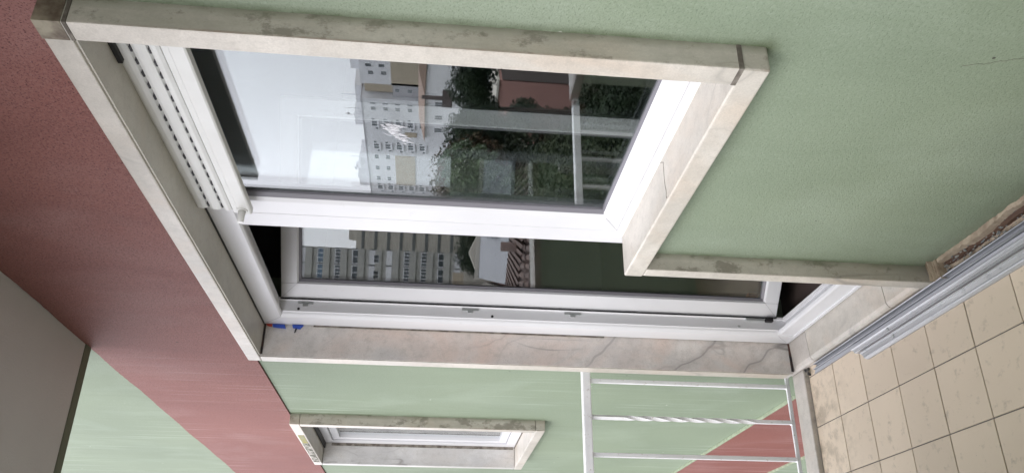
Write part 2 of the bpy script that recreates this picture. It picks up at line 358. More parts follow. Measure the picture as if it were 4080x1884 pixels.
crack('sill_joint',[(-.960,.077,.991),(-.924,.055,.991),(-.927,-.003,.991),(-.921,-.052,.991)],.0016,'joint',ms,'z')
crack('wall_crack',[(-.402,-.0001,.52),(-.392,-.0001,.477),(-.380,-.0001,.447),(-.372,-.0001,.425),(-.362,-.0001,.395),(-.345,-.0001,.36)],.0004,'joint',fac,'y')
# chipped white filler by the lower jamb
rnd=random.Random(4)
for k in range(5):
    x=-1.36-rnd.random()*.08; y=-.03-rnd.random()*.01
    box('filler_chip',(x,x+.012,y,y+.008,.03,.043+rnd.random()*.006),'wjoint',ms,.002,1)

# ------------------------------------------------------------------ white window and door unit
wu=empty('window_door_unit',(XLi,YF,.05),'white plastic framed window joined to a narrow half open glazed balcony door','window')
Z0=.048; ZH=2.25
# outer frame of the door opening (stepped section)
def stile_profile(x0,s): # x from outside edge inwards, s=+1 to the right
    return [(x0,YF),(x0+s*.085,YF),(x0+s*.096,YF+.010),(x0+s*.100,YF+.018),(x0+s*.104,YF+.020),(x0+s*.104,YF+.062),(x0+s*.116,YF+.064),(x0+s*.116,YF+.072),(x0,YF+.072)]
extr('frame_stile',stile_profile(XLi+.006,1),'z',Z0,ZH-.004,'pvc',wu)
hp=[(YF,ZH-.004),(YF,ZH-.080),(YF+.006,ZH-.086),(YF+.014,ZH-.088),(YF+.020,ZH-.080),(YF+.060,ZH-.074),(YF+.062,ZH-.070),(YF+.072,ZH-.070),(YF+.072,ZH-.004)]
extr('frame_head',hp,'x',XLi+.0915,XRi,'pvc',wu)
bp=[(YF-.001,Z0),(YF-.001,Z0+.012),(YF+.004,Z0+.014),(YF+.004,Z0+.074),(YF+.008,Z0+.082),(YF+.018,Z0+.084),(YF+.021,Z0+.062),(YF+.058,Z0+.050),(YF+.060,Z0+.062),(YF+.071,Z0+.062),(YF+.071,Z0)]
extr('frame_sill',bp,'x',XLi+.0065,XM-.1,'pvc',wu)
# centre post
extr('frame_post',[(-1.455,YF+.072),(-1.455,YF+.004),(-1.451,YF-.001),(-1.370,YF-.001),(-1.367,YF+.003),(-1.367,YF+.072)],'z',Z0+.05,ZH-.09,'pvc',wu)
# frame below the window
box('frame_rail',(-1.366,XRi,YF,YF+.072,ZSt-.002,1.012),'pvc',wu,.002)
box('sealant_bead',(XS+.01,XRi,YF-.009,YF,ZSt-.001,ZSt+.007),'wjoint',wu,.003)
# window sash
sash=box('window_sash',(-1.3655,-1.288,YF-.002,YF+.062,1.013,2.20),'pvc',wu,.003)
box('sash_rail',(-1.288,XRi,YF-.002,YF+.062,1.013,1.064),'pvc',sash,.003)
box('sash_rail',(-1.288,XRi,YF-.002,YF+.062,2.165,2.205),'pvc',sash,.003)
extr('glazing_bead',[(-1.288,YF-.002),(-1.276,YF+.006),(-1.276,YF+.02),(-1.288,YF+.02)],'z',1.064,2.165,'pvc',sash)
extr('glazing_bead',[(YF-.002,1.064),(YF+.006,1.074),(YF+.02,1.074),(YF+.02,1.064)],'x',-1.276,XRi,'pvc',sash)
extr('gasket',[(-1.276,YF+.005),(-1.262,YF+.013),(-1.262,YF+.021),(-1.276,YF+.021)],'z',1.070,2.165,'gasket',sash)
extr('gasket',[(YF+.007,1.074),(YF+.014,1.079),(YF+.021,1.079),(YF+.021,1.074)],'x',-1.262,XRi,'gasket',sash)
box('window_pane',(-1.276,XRi+.02,YF+.020,YF+.024,1.066,2.168),'glass',sash)
box('window_pane',(-1.276,XRi+.02,YF+.040,YF+.044,1.066,2.168),'glass',sash)
for q in ((-1.20,.0),(-.52,0)):
    box('drain_cap',(q[0],q[0]+.026,YF-.004,YF-.001,1.018,1.030),'pvc',sash,.001,1)
# striker plates and screws along the rebate of the door frame
xs_=XLi+.110
for z,c in ((2.075,.03),(1.42,.034),(1.0,.034)):
    box('striker_plate',(xs_-.002,xs_+.003,YF+.050,YF+.060,z-c,z+c),'clip',wu)
    box('striker_tongue',(xs_-.002,xs_+.004,YF+.040,YF+.050,z-.010,z+.010),'clip',wu)
for z in (2.10,1.33,.30):
    cyl('screw',(xs_-.001,YF+.030,z),(xs_+.0012,YF+.030,z),.006,.005,'black' if z>1 else 'clip',wu,12)
box('hinge',(xs_-.004,xs_+.012,YF+.052,YF+.070,.19,.27),'clip',wu,.003)
box('hinge',(xs_-.001,xs_+.02,YF+.05,YF+.07,.155,.186),'black',wu,.004)
# door leaf, swung about 48 degrees into the room; built along +x then turned about its hinge edge
A=48.07; LM=Matrix.Translation((-2.2388,.15,0))@Matrix.Rotation(R(A),4,'Z')
LW=.79; lz0,lz1=.136,2.172; gz0,gz1=.198,2.106; gx0,gx1=.067,LW-.067; D0=.0; D1=.065
def lb(name,b,mat,parent,bev=.003): return box(name,b,mat,parent,bev,2,LM)
leaf=lb('door_leaf',(0,gx0-.004,D0,D1,lz0,lz1),'pvc',wu)
lb('leaf_stile',(gx1+.004,LW,D0,D1,lz0,lz1),'pvc',leaf)
lb('leaf_rail',(gx0-.004,gx1+.004,D0+.0004,D1,lz0,gz0-.004),'pvc',leaf,.002)
lb('leaf_rail',(gx0-.004,gx1+.004,D0+.0004,D1,gz1+.004,lz1),'pvc',leaf,.002)
def gframe(x0,x1,z0,z1,wd,y0,y1,nm,mat,parent):
    extr(nm,[(x0,y0),(x0+wd,y1),(x0+wd,y1+.008),(x0,y1+.008)],'z',z0,z1,mat,parent,LM)
    extr(nm,[(x1,y0),(x1-wd,y1),(x1-wd,y1+.008),(x1,y1+.008)],'z',z0,z1,mat,parent,LM)
    extr(nm,[(y0,z0),(y1,z0+wd),(y1+.008,z0+wd),(y1+.008,z0)],'x',x0+wd,x1-wd,mat,parent,LM)
    extr(nm,[(y0,z1),(y1,z1-wd),(y1+.008,z1-wd),(y1+.008,z1)],'x',x0+wd,x1-wd,mat,parent,LM)
gframe(gx0-.004,gx1+.004,gz0-.004,gz1+.004,.005,.001,.008,'glazing_bead','pvc',leaf)
gframe(gx0,gx1,gz0,gz1,.011,.008,.014,'gasket','gasket',leaf)
lb('door_pane',(gx0,gx1,.020,.024,gz0,gz1),'glass2',leaf,0)
lb('door_pane',(gx0,gx1,.040,.044,gz0,gz1),'glass2',leaf,0)
box('grime_line',(XLi-.001,XLi+.0065,YF-.005,YF+.002,.85,2.05),'joint',wu)
box('door_seal',(xs_+.003,xs_+.012,YF+.064,YF+.071,lz0,lz1),'seal',wu)

def weld(x0,z0,x1,z1,y,par,mtx=None):
    d=Vector((x1-x0,0,z1-z0)); a=-math.atan2(d.z,d.x)
    m=Matrix.Translation(((x0+x1)/2,y,(z0+z1)/2))@Matrix.Rotation(a,4,'Y')
    return box('weld_line',(-d.length/2,d.length/2,-.0004,.0004,-.0006,.0006),'weld',par,0,1,(mtx@m) if mtx else m)
M['weld']=G('weld_seam',.5).base((.38,.38,.39))
weld(-1.3655,1.013,-1.289,1.063,YF-.0022,sash)
weld(0,lz0,gx0-.006,gz0-.006,D0-.0002,leaf,LM); weld(0,lz1,gx0-.006,gz1+.006,D0-.0002,leaf,LM)
weld(XLi+.006,ZH-.004,XLi+.090,ZH-.080,YF-.0002,wu); weld(XLi+.006,Z0+.004,XLi+.090,Z0+.078,YF-.0002,wu)
# ------------------------------------------------------------------ roller shutter, almost fully raised
sh=empty('roller_shutter',(-.9,.04,2.1),'raised white roller shutter, its lowest slats and end bar showing under the marble lintel','shutter')
sx0,sx1=-1.285,XRi-.003
def slat(z0,z1,y0=.036):
    h=z1-z0
    pts=[(y0+.010,z0),(y0+.003,z0+h*.12),(y0,z0+h*.4),(y0,z0+h*.7),(y0+.003,z0+h*.9),(y0+.010,z1),(y0+.014,z1),(y0+.014,z0)]
    return extr('slat',pts,'x',sx0,sx1,'shut',sh)
s1=slat(2.2135,2.252,.041); s2=slat(2.1745,2.2125,.039); s3=slat(2.1465,2.1735,.037)
eb=extr('end_bar',[(.052,2.094),(.034,2.094),(.031,2.098),(.031,2.128),(.034,2.131),(.034,2.144),(.038,2.1455),(.052,2.1455)],'x',sx0-.004,sx1,'shut',sh)
vm=None
for z,par,y in ((2.2125,s1,.041),(2.1735,s2,.039)):
    x=-1.265; k=0
    while x<-.45:
        if vm is None:
            o=box('vent_slot',(-.0075,.0075,-.0035,.006,-.002,.002),'slot',par); vm=o.data
        else: o=mesh_obj('vent_slot',vm,None,par)
        o.location=(x,y+.0035,z); x+=.0425
cyl('stopper',(-1.268,.034,2.118),(-1.270,-.006,2.118),.0115,.0085,'shut',sh,20)
cyl('stopper_base',(-1.268,.036,2.118),(-1.268,.028,2.118),.016,.016,'shut',sh,20)
box('guide_seal',(XLi+.012,XRi,.071,.0775,2.243,2.2495),'black',sh)
box('gap_seal',(-.62,XRi,.030,.07,2.236,2.2495),'black',sh)

# ------------------------------------------------------------------ glazing wedges pushed in beside the frame
def wedge(name,x0,x1,z0,z1,y0,mat,label,dz=.012):
    v=[(x0,YF-.002,z0),(x0,YF-.002,z1),(x1,YF-.002,z1),(x1,YF-.002,z0),(x0,y0,z0+dz),(x0,y0+.004,z1-.004),(x1,y0+.004,z1-.004),(x1,y0,z0+dz)]
    f=[(0,1,2,3),(4,7,6,5),(0,4,5,1),(1,5,6,2),(2,6,7,3),(3,7,4,0)]
    me=bpy.data.meshes.new(name); me.from_pydata(v,[],f); o=mesh_obj(name,me,mat); lab(o,label,'wedge','plastic packing wedges at the frame corner'); return o
wedge('plastic_wedge',XLi+.001,XLi+.010,2.165,2.213,.060,'blue','long ribbed blue plastic wedge next to the red one in the upper frame corner',-.006)
wedge('plastic_wedge',XLi+.001,XLi+.010,2.090,2.135,.060,'blue','short blue plastic wedge, lower of the two blue ones beside the frame')
wedge('plastic_wedge',XLi+.001,XLi+.008,2.214,2.238,.066,'red','small red plastic wedge in the very corner under the lintel',.002)
o=cyl('screw',(XLi+.004,.062,2.118),(XLi+.004,.044,2.122),.003,.002,'black'); lab(o,'dark screw tip sticking out under the short blue wedge','screw')

# ------------------------------------------------------------------ small window further along the wall
m2=empty('marble_surround',(X2b,0,Z2b),'grey white marble surround of the small window beyond the railing','window surround')
w2=.052
box('lintel',(X2a,X2b,-P,.12,ZT-w2,ZT),'marble',m2,.003)
box('jamb',(X2b-w2,X2b,-P,.12,Z2b+w2,ZT-w2-.002),'marble',m2,.003)
box('jamb',(X2a,X2a+w2,-P,.12,Z2b+w2,ZT-w2-.002),'marble_grey',m2,.003)
box('grime_line',(X2a+w2-.001,X2a+w2+.004,YF-.018,YF+.001,Z2b+w2+.01,ZT-w2-.05),'joint',m2)
box('grime_line',(X2a+w2,X2b-w2,YF-.010,YF+.001,Z2b+w2-.003,Z2b+w2+.002),'joint',m2)
box('sill',(X2a,X2b,-P-.001,.12,Z2b,Z2b+w2-.002),'marble',m2,.004)
g=G('lichen_on_marble',.9); c=g.mix(g.rng(g.noise(45,4,.6),.45,.55),(.42,.40,.36),(.09,.09,.07)); M['lichen']=g.base(c)
g=G('yellow_lichen',.9); c=g.mix(g.rng(g.noise(35,4,.6),.40,.55),(.33,.30,.06),(.30,.29,.22)); M['lichen2']=g.base(c)
box('lichen_patch',(-4.60,-4.02,-P-.0015,-P+.01,ZT-w2+.006,ZT-.006),'lichen',m2,.001)
box('lichen_patch',(-4.02,-3.80,-P-.0018,-P+.01,ZT-w2+.008,ZT-.010),'lichen2',m2,.001)
u2w=empty('small_window',(X2b,YF,Z2b),'small closed white window set deep in its marble surround','window')
a0,a1,b0,b1=X2a+w2,X2b-w2,Z2b+w2,ZT-w2
fr=.06
for b in ((a0,a0+fr,YF,YF+.06,b0,b1),(a1-fr,a1,YF,YF+.06,b0,b1),(a0+fr,a1-fr,YF,YF+.06,b0,b0+fr),(a0+fr,a1-fr,YF,YF+.06,b1-fr,b1)): box('frame',b,'pvc',u2w,.002)
s=.05
for b in ((a0+fr+.004,a0+fr+s,YF+.012,YF+.055,b0+fr+.004,b1-fr-.004),(a1-fr-s,a1-fr-.004,YF+.012,YF+.055,b0+fr+.004,b1-fr-.004),(a0+fr+s,a1-fr-s,YF+.0125,YF+.055,b0+fr+.004,b0+fr+s),(a0+fr+s,a1-fr-s,YF+.0125,YF+.055,b1-fr-s,b1-fr-.004)): box('sash',b,'pvc',u2w,.002)
box('pane',(a0+fr+s-.005,a1-fr-s+.005,YF+.03,YF+.034,b0+fr+s-.005,b1-fr-s+.005),'glass',u2w)
box('frame_seal',(a0,a1,.045,YF+.002,b1-.012,b1-.001),'black',u2w)
box('blind',(a0+.05,a1-.05,.16,.17,b0,b1),'curtain',u2w)

# ------------------------------------------------------------------ balcony slabs, ceiling, floor
box('ceiling',(-2.432,3.2,-1.16,-.0005,2.951,3.15),'ceil')['kind']='structure'
box('ceiling_edge',(-2.487,-2.4325,-1.16,-.0005,2.946,3.15),'drip',None,.004)['kind']='structure'
up_=empty('upper_parapet',(0,-1.1,3.15),'green rendered parapet of the balcony above','parapet')
box('parapet_wall',(-2.42,3.2,-1.15,-1.05,3.151,4.1),'green',up_)
flo=box('balcony_floor',(-2.43,3.2,-1.16,-.0005,-.203,-.012),'conc'); flo['kind']='structure'
box('grout_bed',(-2.30,3.15,-1.05,-.0008,-.0118,-.0035),'grout',flo)
tm=None
for i in range(26):
    for j in range(6):
        x0=-2.3076+i*.2074; ya=-.2899+.2067-(j)*.2067
        y1=ya if j else ya; y0=y1-.2067
        if y0<-1.05: y0=-1.049
        if y1-y0<.03: continue
        xa,xb,yb0,yb1=x0+.0019,x0+.2074-.0019,y0+.0019,y1-.0019
        if j<4:
            if tm is None:
                o=box('tile',(-.1018,.1018,-.10145,.10145,-.004,.0),'tile',flo,.0011,1); tm=o.data
            else: o=mesh_obj('tile',tm,None,flo)
            o.location=((xa+xb)/2,(yb0+yb1)/2,random.uniform(-.0004,.0003))
        else:
            o=box('tile',(xa,xb,yb0,yb1,-.004,random.uniform(-.0003,.0002)),'tile',flo,.0011,1)
        # the row against the wall
    x0=-2.3076+i*.2074
    box('tile',(x0+.0019,x0+.2055,-.0832+.0019,-.034,-.004,0),'tile',flo,.0011,1)
kerb=box('marble_kerb',(-2.4165,-2.3105,-1.05,-.047,-.012,.020),'marble_kerb',None,.005,2)
lab(kerb,'worn pinkish marble kerb strip along the end of the balcony under the railing','kerb')

# ------------------------------------------------------------------ front parapet (seen in the glass)
pr=empty('front_parapet',(-2.2,-1.1,0),'solid green parapet with pale stone coping along the front of the balcony','parapet')
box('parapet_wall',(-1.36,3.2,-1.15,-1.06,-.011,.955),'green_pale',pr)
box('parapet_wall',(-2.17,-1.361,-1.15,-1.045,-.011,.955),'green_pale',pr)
for i in range(6):
    box('coping_stone',(-2.19+i*.9,-2.19+i*.9+.896,-1.17,-.955,.956,.995),'marble_kerb',pr,.005)

sp=empty('added_side_blocker',(2.9,-.5,0),'unseen green wall added to dim the near end of the balcony','wall')
box('blocker_wall',(2.8,3.0,-1.16,-.001,-.011,2.95),'green',sp)  # out of view, added to cut the light on the near wall
# ------------------------------------------------------------------ railing at the end of the balcony
ra=empty('end_railing',(-2.51,0,0),'white painted iron railing across the end of the balcony with twisted bars','railing')
box('top_rail',(-2.531,-2.489,-1.15,-.018,.886,.922),'rail',ra,.006,3)
box('bottom_rail',(-2.516,-2.504,-1.15,-.02,-.004,.012),'rail',ra,.002)
def twisted(y):
    bm=bmesh.new(); n=90; h=.0074; z0,z1=.010,.888; rings=[]
    for i in range(n+1):
        t=i/n; z=z0+(z1-z0)*t
        s=min(max((t-.18)/(.84-.18),0),1); a=s*math.pi*3.75
        rings.append([bm.verts.new((-2.51+h*1.2*math.sqrt(2)*math.cos(a+math.pi/4+k*math.pi/2),y+h*math.sqrt(2)*math.sin(a+math.pi/4+k*math.pi/2),z)) for k in range(4)])
    for i in range(n):
        for k in range(4): bm.faces.new((rings[i][k],rings[i][(k+1)%4],rings[i+1][(k+1)%4],rings[i+1][k]))
    me=bpy.data.meshes.new('baluster'); bm.to_mesh(me); bm.free(); return me
box('wall_plate',(-2.54,-2.48,-.018,-.0005,.870,.940),'rail',ra,.002)
box('wall_plate',(-2.525,-2.495,-.02,-.0005,-.012,.022),'rail',ra,.002)
for k in range(7):
    for zz in (.012,.884):
        box('weld_bead',(-2.520,-2.500,-.0105-.0676-.156*k,.0105-.0676-.156*k,zz-.003,zz+.003),'rail',ra,.002,1)
tw=None; sq=None
for k in range(7):
    y=-.0676-.156*k
    if k%2==1:
        if tw is None: tw=twisted(0)
        o=mesh_obj('baluster',tw,'rail',ra); o.location=(0,y,0)
        if k==1: o['label']='baluster twisted along its middle'
    else:
        if sq is None:
            o=box('baluster',(-2.5185,-2.5015,-.0085,.0085,.010,.888),'rail',ra,.0015,1); sq=o.data
        else: o=mesh_obj('baluster',sq,None,ra)
        o.location=(0,y,0)

# ------------------------------------------------------------------ aluminium profiles lying along the wall
def prof(name,pts,x0,x1,mat,label,skew=0,group=None):
    o=extr(name,pts,'x',x0,x1,mat)
    if skew:
        for v in o.data.vertices:
            if v.co.x<x0+.01: v.co.x+= (v.co.y+.1)*skew
    lab(o,label,'aluminium profile',group); return o
prof('aluminium_track',[(-.0565,.001),(-.0565,.026),(-.058,.028),(-.0600,.026),(-.0605,.012),(-.071,.012),(-.0715,.019),(-.073,.020),(-.0745,.018),(-.0745,.009),(-.086,.006),(-.087,.001)],-2.265,3.1,'alu','long dark grey aluminium channel lying tight against the door threshold',1.6)
prof('aluminium_track',[(-.0885,.001),(-.0885,.011),(-.090,.018),(-.092,.019),(-.096,.014),(-.104,.013),(-.108,.017),(-.110,.018),(-.1125,.013),(-.1135,.001)],-1.905,3.1,'alu2','pale aluminium profile between the grey channel and the outermost profile',-1.2,'pale aluminium profiles on the tiles')
prof('aluminium_track',[(-.1165,.001),(-.1165,.012),(-.1185,.016),(-.122,.016),(-.125,.011),(-.137,.010),(-.143,.014),(-.147,.013),(-.1515,.006),(-.152,.001)],-1.885,3.1,'alu2','outermost pale aluminium profile lying directly on the tan tiles',-1.0,'pale aluminium profiles on the tiles')
for x,y,z in ((-1.66,-.0992,.0135),(-1.64,-.1305,.0105)):
    o=cyl('screw',(x,y,z),(x,y,z+.003),.0065,.005,'clip',None,12); lab(o,'screw in the %s pale aluminium profile'%('inner' if y>-.11 else 'outermost'),'screw')
g=G('brown_plastic',.5); M['brownp']=g.base((.30,.20,.15))
o=box('brown_strip',(-1.80,3.0,-.1160,-.1140,.001,.009),'brownp'); lab(o,'thin brown strip squeezed between the two pale aluminium profiles','strip')

# broken skirting at the foot of the green wall
def rough_strip(name,x0,x1,y0,y1,z,mat,label,n,seed,amp=.004,cat='strip'):
    rnd=random.Random(seed); v=[];f=[]
    n*=3; wa=wb_=wc=0
    for i in range(n+1):
        x=x0+(x1-x0)*i/n
        wa=wa*.93+rnd.gauss(0,amp*.33); wb_=wb_*.93+rnd.gauss(0,amp*.33); wc=wc*.9+rnd.gauss(0,amp*.3)
        a=min(y0+wa,y1-.001); b=y1; zz=max(z+wb_,.001)
        v+=[(x,a,0.0),(x,a,zz),(x,b,max(zz+wc,.001)),(x,b,0.0)]
    for i in range(n):
        k=i*4
        for j in range(4): f.append((k+j,k+4+j,k+4+(j+1)%4,k+(j+1)%4))
    f+=[(0,1,2,3),(n*4+3,n*4+2,n*4+1,n*4)]
    me=bpy.data.meshes.new(name); me.from_pydata(v,[],f)
    bm=bmesh.new(); bm.from_mesh(me); bmesh.ops.recalc_face_normals(bm,faces=bm.faces); bm.to_mesh(me); bm.free()
    o=mesh_obj(name,me,mat); lab(o,label,cat); return o
rough_strip('mortar_strip',-1.335,3.0,-.012,-.0002,.030,'mortar','ragged beige mortar left along the foot of the green wall',220,1,.0035,'mortar')
rough_strip('wooden_strip',-1.295,3.0,-.026,-.0135,.012,'wood','dark brown batten between mortar and dirt at the foot of the wall',160,2,.002,'batten')
rough_strip('mortar_bed',-1.30,3.0,-.040,-.0275,.006,'mortar','low crumbling mortar bed in front of the brown batten',200,3,.003,'mortar')
rough_strip('dirt_filled_gap',-1.30,3.0,-.0555,-.0405,.003,'debris','dark gap full of dirt beside the grey aluminium channel',200,5,.0015,'dirt')
o=rough_strip('mortar_lump',-1.350,-1.300,-.052,-.0003,.035,'mortar','crumbled mortar lump at the foot of the lower marble jamb',14,6,.007,'mortar')
o=rough_strip('mortar_lump',-2.345,-2.285,-.078,-.048,.016,'debris','small dark crumbled mortar lump where kerb, threshold and grey channel meet',10,16,.005,'mortar')
rnd=random.Random(11); bs=[]
for k in range(260):
    x=rnd.uniform(-1.30,-.6); y=rnd.choice((rnd.uniform(-.054,-.028),rnd.uniform(-.03,-.012))); s_=rnd.uniform(.0012,.0045); z=.006+rnd.random()*.006
    bs.append((x,x+s_*rnd.uniform(1,3),y,y+s_,z,z+s_))
o=boxes('mortar_crumbs',bs,'debris2',None,.0004,1); lab(o,'loose pale crumbs of mortar scattered in the gap','rubble',None,'stuff')

# ------------------------------------------------------------------ dark room behind the glass
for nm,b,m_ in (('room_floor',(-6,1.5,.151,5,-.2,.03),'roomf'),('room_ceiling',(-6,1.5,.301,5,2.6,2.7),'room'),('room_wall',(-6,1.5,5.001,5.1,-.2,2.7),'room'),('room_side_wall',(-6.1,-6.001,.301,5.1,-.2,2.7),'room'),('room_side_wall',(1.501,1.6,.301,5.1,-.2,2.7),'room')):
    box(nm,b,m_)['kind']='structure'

# ================================================================== the neighbourhood, mirrored in the glass
def leafmat(name,a,b,c):
    g=G(name,.55,.3); oi=g.noise(1.3,3); cc=g.mix(g.rng(oi,.38,.62),a,b); cc=g.mix(g.rng(g.noise(9,2),.62,.7),cc,c); return g.base(cc)
M['leafA']=leafmat('dark_foliage',(.016,.032,.014),(.026,.048,.018),(.05,.075,.028))
M['leafB']=leafmat('mid_foliage',(.026,.046,.018),(.042,.058,.022),(.09,.09,.04))
M['leafC']=leafmat('rusty_foliage',(.10,.05,.025),(.07,.06,.025),(.16,.06,.03))
M['leafD']=leafmat('painted_glint_leaves',(.07,.11,.05),(.05,.08,.03),(.5,.52,.48))  # palest tone imitates glints of light on the leaves
g=G('bark',.9); M['bark']=g.base(g.mix(g.noise(12,4),(.06,.045,.035),(.12,.10,.08)))
g=G('garden_ground',.95); M['ground']=g.base(g.mix(g.rng(g.noise(.25,6,.65),.35,.65),(.035,.05,.022),(.085,.075,.05)))
box('ground',(-900,900,-900,-.0,-9.3,-9),'ground')['kind']='structure'
def facmat(name,a,b,r=.85):
    g=G(name,r,.3); return g.base(g.mix(g.rng(g.noise(.35,5,.6),.3,.7),a,b))
M['white_wall']=facmat('white_render',(.78,.78,.80),(.72,.72,.74))
M['tan_wall']=facmat('tan_render',(.50,.43,.33),(.45,.39,.30))
M['grey_wall']=facmat('grey_render',(.50,.49,.51),(.45,.44,.46))
M['dark_wall']=facmat('dark_brown_finish',(.11,.09,.085),(.085,.07,.065))  # also carries the painted shade of the salmon house flank
M['pink_wall']=facmat('salmon_render',(.52,.30,.26),(.48,.27,.235))
M['olive_wall']=facmat('olive_grey_concrete',(.50,.495,.455),(.45,.445,.415))
M['dark_conc']=facmat('dark_slab_edge',(.20,.21,.205),(.17,.18,.175))
M['beige_wall']=facmat('beige_render',(.58,.545,.475),(.52,.49,.43))
M['pane']=G('window_glass_far',.12,.6).base((.06,.075,.085))
M['pane_b']=G('blue_tinted_glass_far',.12,.6).base((.10,.17,.24))
M['white_pvc_far']=G('white_frames_far',.5).base((.86,.86,.88))
M['sheet']=facmat('pale_roof_sheet',(.43,.435,.47),(.39,.40,.435),.6)
M['metal_grey']=facmat('grey_duct',(.32,.33,.36),(.42,.43,.46),.5)
g=G('terracotta_tiles',.85); M['terra']=g.base(g.mix(g.rng(g.noise(4,5,.7),.35,.65),(.27,.18,.15),(.19,.155,.145)))
M['orange_roof']=facmat('orange_roof_tiles',(.40,.29,.24),(.35,.26,.21))
_cache={}
def window_at(par,mtx,w_,h_,kind='w',frame='white_pvc_far',pane='pane',bars=2,name='window'):
    """a framed window with its panes: frame w_ x h_, local x right, z up, y towards the viewer"""
    key=(round(w_,2),round(h_,2),frame,bars,pane)
    if key not in _cache:
        t=min(.12,.05*max(w_,h_)); fs=[(-w_/2,w_/2,-.02,.06,-h_/2,-h_/2+t),(-w_/2,w_/2,-.02,.06,h_/2-t,h_/2),(-w_/2,-w_/2+t,-.02,.055,-h_/2+t,h_/2-t),(w_/2-t,w_/2,-.02,.055,-h_/2+t,h_/2-t)]
        for k in range(1,bars+1):
            x=-w_/2+w_*k/(bars+1); fs.append((x-t/2,x+t/2,-.02,.05,-h_/2+t,h_/2-t))
        a=boxes(name,fs,frame,None); b=box('pane',(-w_/2+t,w_/2-t,-.03,.0,-h_/2+t,h_/2-t),pane,None)
        _cache[key]=(a.data,b.data); bpy.data.objects.remove(a); bpy.data.objects.remove(b)
    da,db=_cache[key]
    o=bpy.data.objects.new(name,da); col.objects.link(o); o.parent=par; o.matrix_parent_inverse=Matrix.Translation(-par.location); o.matrix_basis=mtx
    p=bpy.data.objects.new('pane',db); col.objects.link(p); p.parent=o
    return o
def rbox(name,b,mat,par,O,ang,bev=0):
    return box(name,b,mat,par,bev,1,Matrix.Translation(O)@Matrix.Rotation(ang,4,'Z'))
# --- long white apartment block, parallel to our street, some 120 m away
wb=empty('white_apartment_block',(-186,-118,-9),'long white apartment block with grouped square windows and low lift towers on its flat roof','building')
YB=-118.0
box('wall',(-225,-167.0,-134,YB,-9,22.9),'white_wall',wb)
box('wall',(-160.2,-140,-134,YB+.5,-9,22.4),'white_wall',wb)
box('recess_wall',(-166.2,-161.5,-128,YB-1.6,-9,21.9),'tan_wall',wb)
box('recess_wall',(-161.5,-160.2,-128,YB-1.0,-9,20.9),'grey_wall',wb)
box('wall',(-166.99,-160.21,-127,YB-.9,-9,14.9),'grey_wall',wb)
box('wall',(-160.21,-159.2,YB-.8,YB+.8,-9,15.0),'grey_wall',wb)
box('tan_panel',(-209.5,-193.5,YB,YB+.25,9.5,15.1),'tan_wall',wb)
box('tan_panel',(-160,-150,YB+.5,YB+.8,4,15.0),'tan_wall',wb)
box('brick_infill',(-183.5,-181.5,YB,YB+.22,9,12.2),'tan_wall',wb)
for b in ((-177.5,-166,-126,-121,22.91,24.6),(-182,-177.3,-124,-120,22.91,25.4),(-203,-197.2,-125,-119,22.91,25.1),(-214,-204,-125,-119.5,22.91,26.2),(-158,-154,-124,-120,22.41,24.8),(-206,-204.5,-122,-121,26.21,27.0),(-212.5,-211,-122,-121,26.21,26.9)): box('roof_tower',b,'white_wall',wb)
box('roof_edge',(-225.1,-166.95,-134.1,YB+.12,22.6,22.98),'grey_wall',wb)
for x in (-200,-176,-179,-155.5,-206,-170): cyl('antenna',(x,-121,24),(x,-121,28.2),.06,.03,'dark_wall',wb,6)
for x in (-178,-206): cyl('dish',(x,-120.6,27.0),(x,-120.2,27.1),.5,.1,'grey_wall',wb,12)
for zc in (20.0,16.9,13.8,10.7,7.6):
    for x in (-178,-189,-211.8):
        window_at(wb,Matrix.Translation((x,YB+.03,zc)),2.6,1.6,bars=1); window_at(wb,Matrix.Translation((x-2.2,YB+.03,zc-.5)),.9,.8,bars=0); window_at(wb,Matrix.Translation((x+2.0,YB+.03,zc+.3)),.8,.8,bars=0)
        box('shade',(x-2.0,x+1.8,YB,YB+.5,zc-1.35,zc-1.2),'grey_wall',wb)
    for x in (-194.5,-200.5,-206.5):
        if zc<15: continue
        window_at(wb,Matrix.Translation((x,YB+.03,zc+.2)),2.3,1.3,bars=1)
    window_at(wb,Matrix.Translation((-171.2,YB+.03,zc)),1.6,1.3,bars=1)
    window_at(wb,Matrix.Translation((-169.0,YB+.03,zc)),.8,1.5,bars=0)
    window_at(wb,Matrix.Translation((-155.8,YB+.53,zc-.2)),1.5,1.4,bars=1)
    window_at(wb,Matrix.Translation((-153.0,YB+.53,zc+.2)),1.3,1.5,bars=0)
    window_at(wb,Matrix.Translation((-164.2,YB-.87,zc-6.2)),1.6,1.3,bars=1)
    window_at(wb,Matrix.Translation((-217.5,YB+.03,zc)),2.4,1.5,bars=1)
# --- lower white houses with orange roofs in front of it
lh=empty('low_white_house',(-120,-86,-9),'low white house with an orange tiled roof in front of the white block','house')
box('wall',(-124.5,-111,-90,-80,-9,5.2),'white_wall',lh)
extr('roof',[(-91,5.2),(-85,6.6),(-79,5.2)],'x',-125,-110.6,'orange_roof',lh)
for i in range(3): window_at(lh,Matrix.Translation((-122+i*4,-79.97,2.8)),1.4,1.5,bars=1)
cyl('chimney',(-70.5,-50,-2),(-70.5,-50,4.2),.28,.22,'dark_wall',None,10); bpy.data.objects['chimney'].name='flue_pipe'
lab(bpy.data.objects['flue_pipe'],'tall brown flue pipe rising in front of the white block','pipe')
box('pipe_box',(-71.3,-69.9,-50.7,-49.4,.9,2.0),'dark_wall',bpy.data.objects['flue_pipe'])
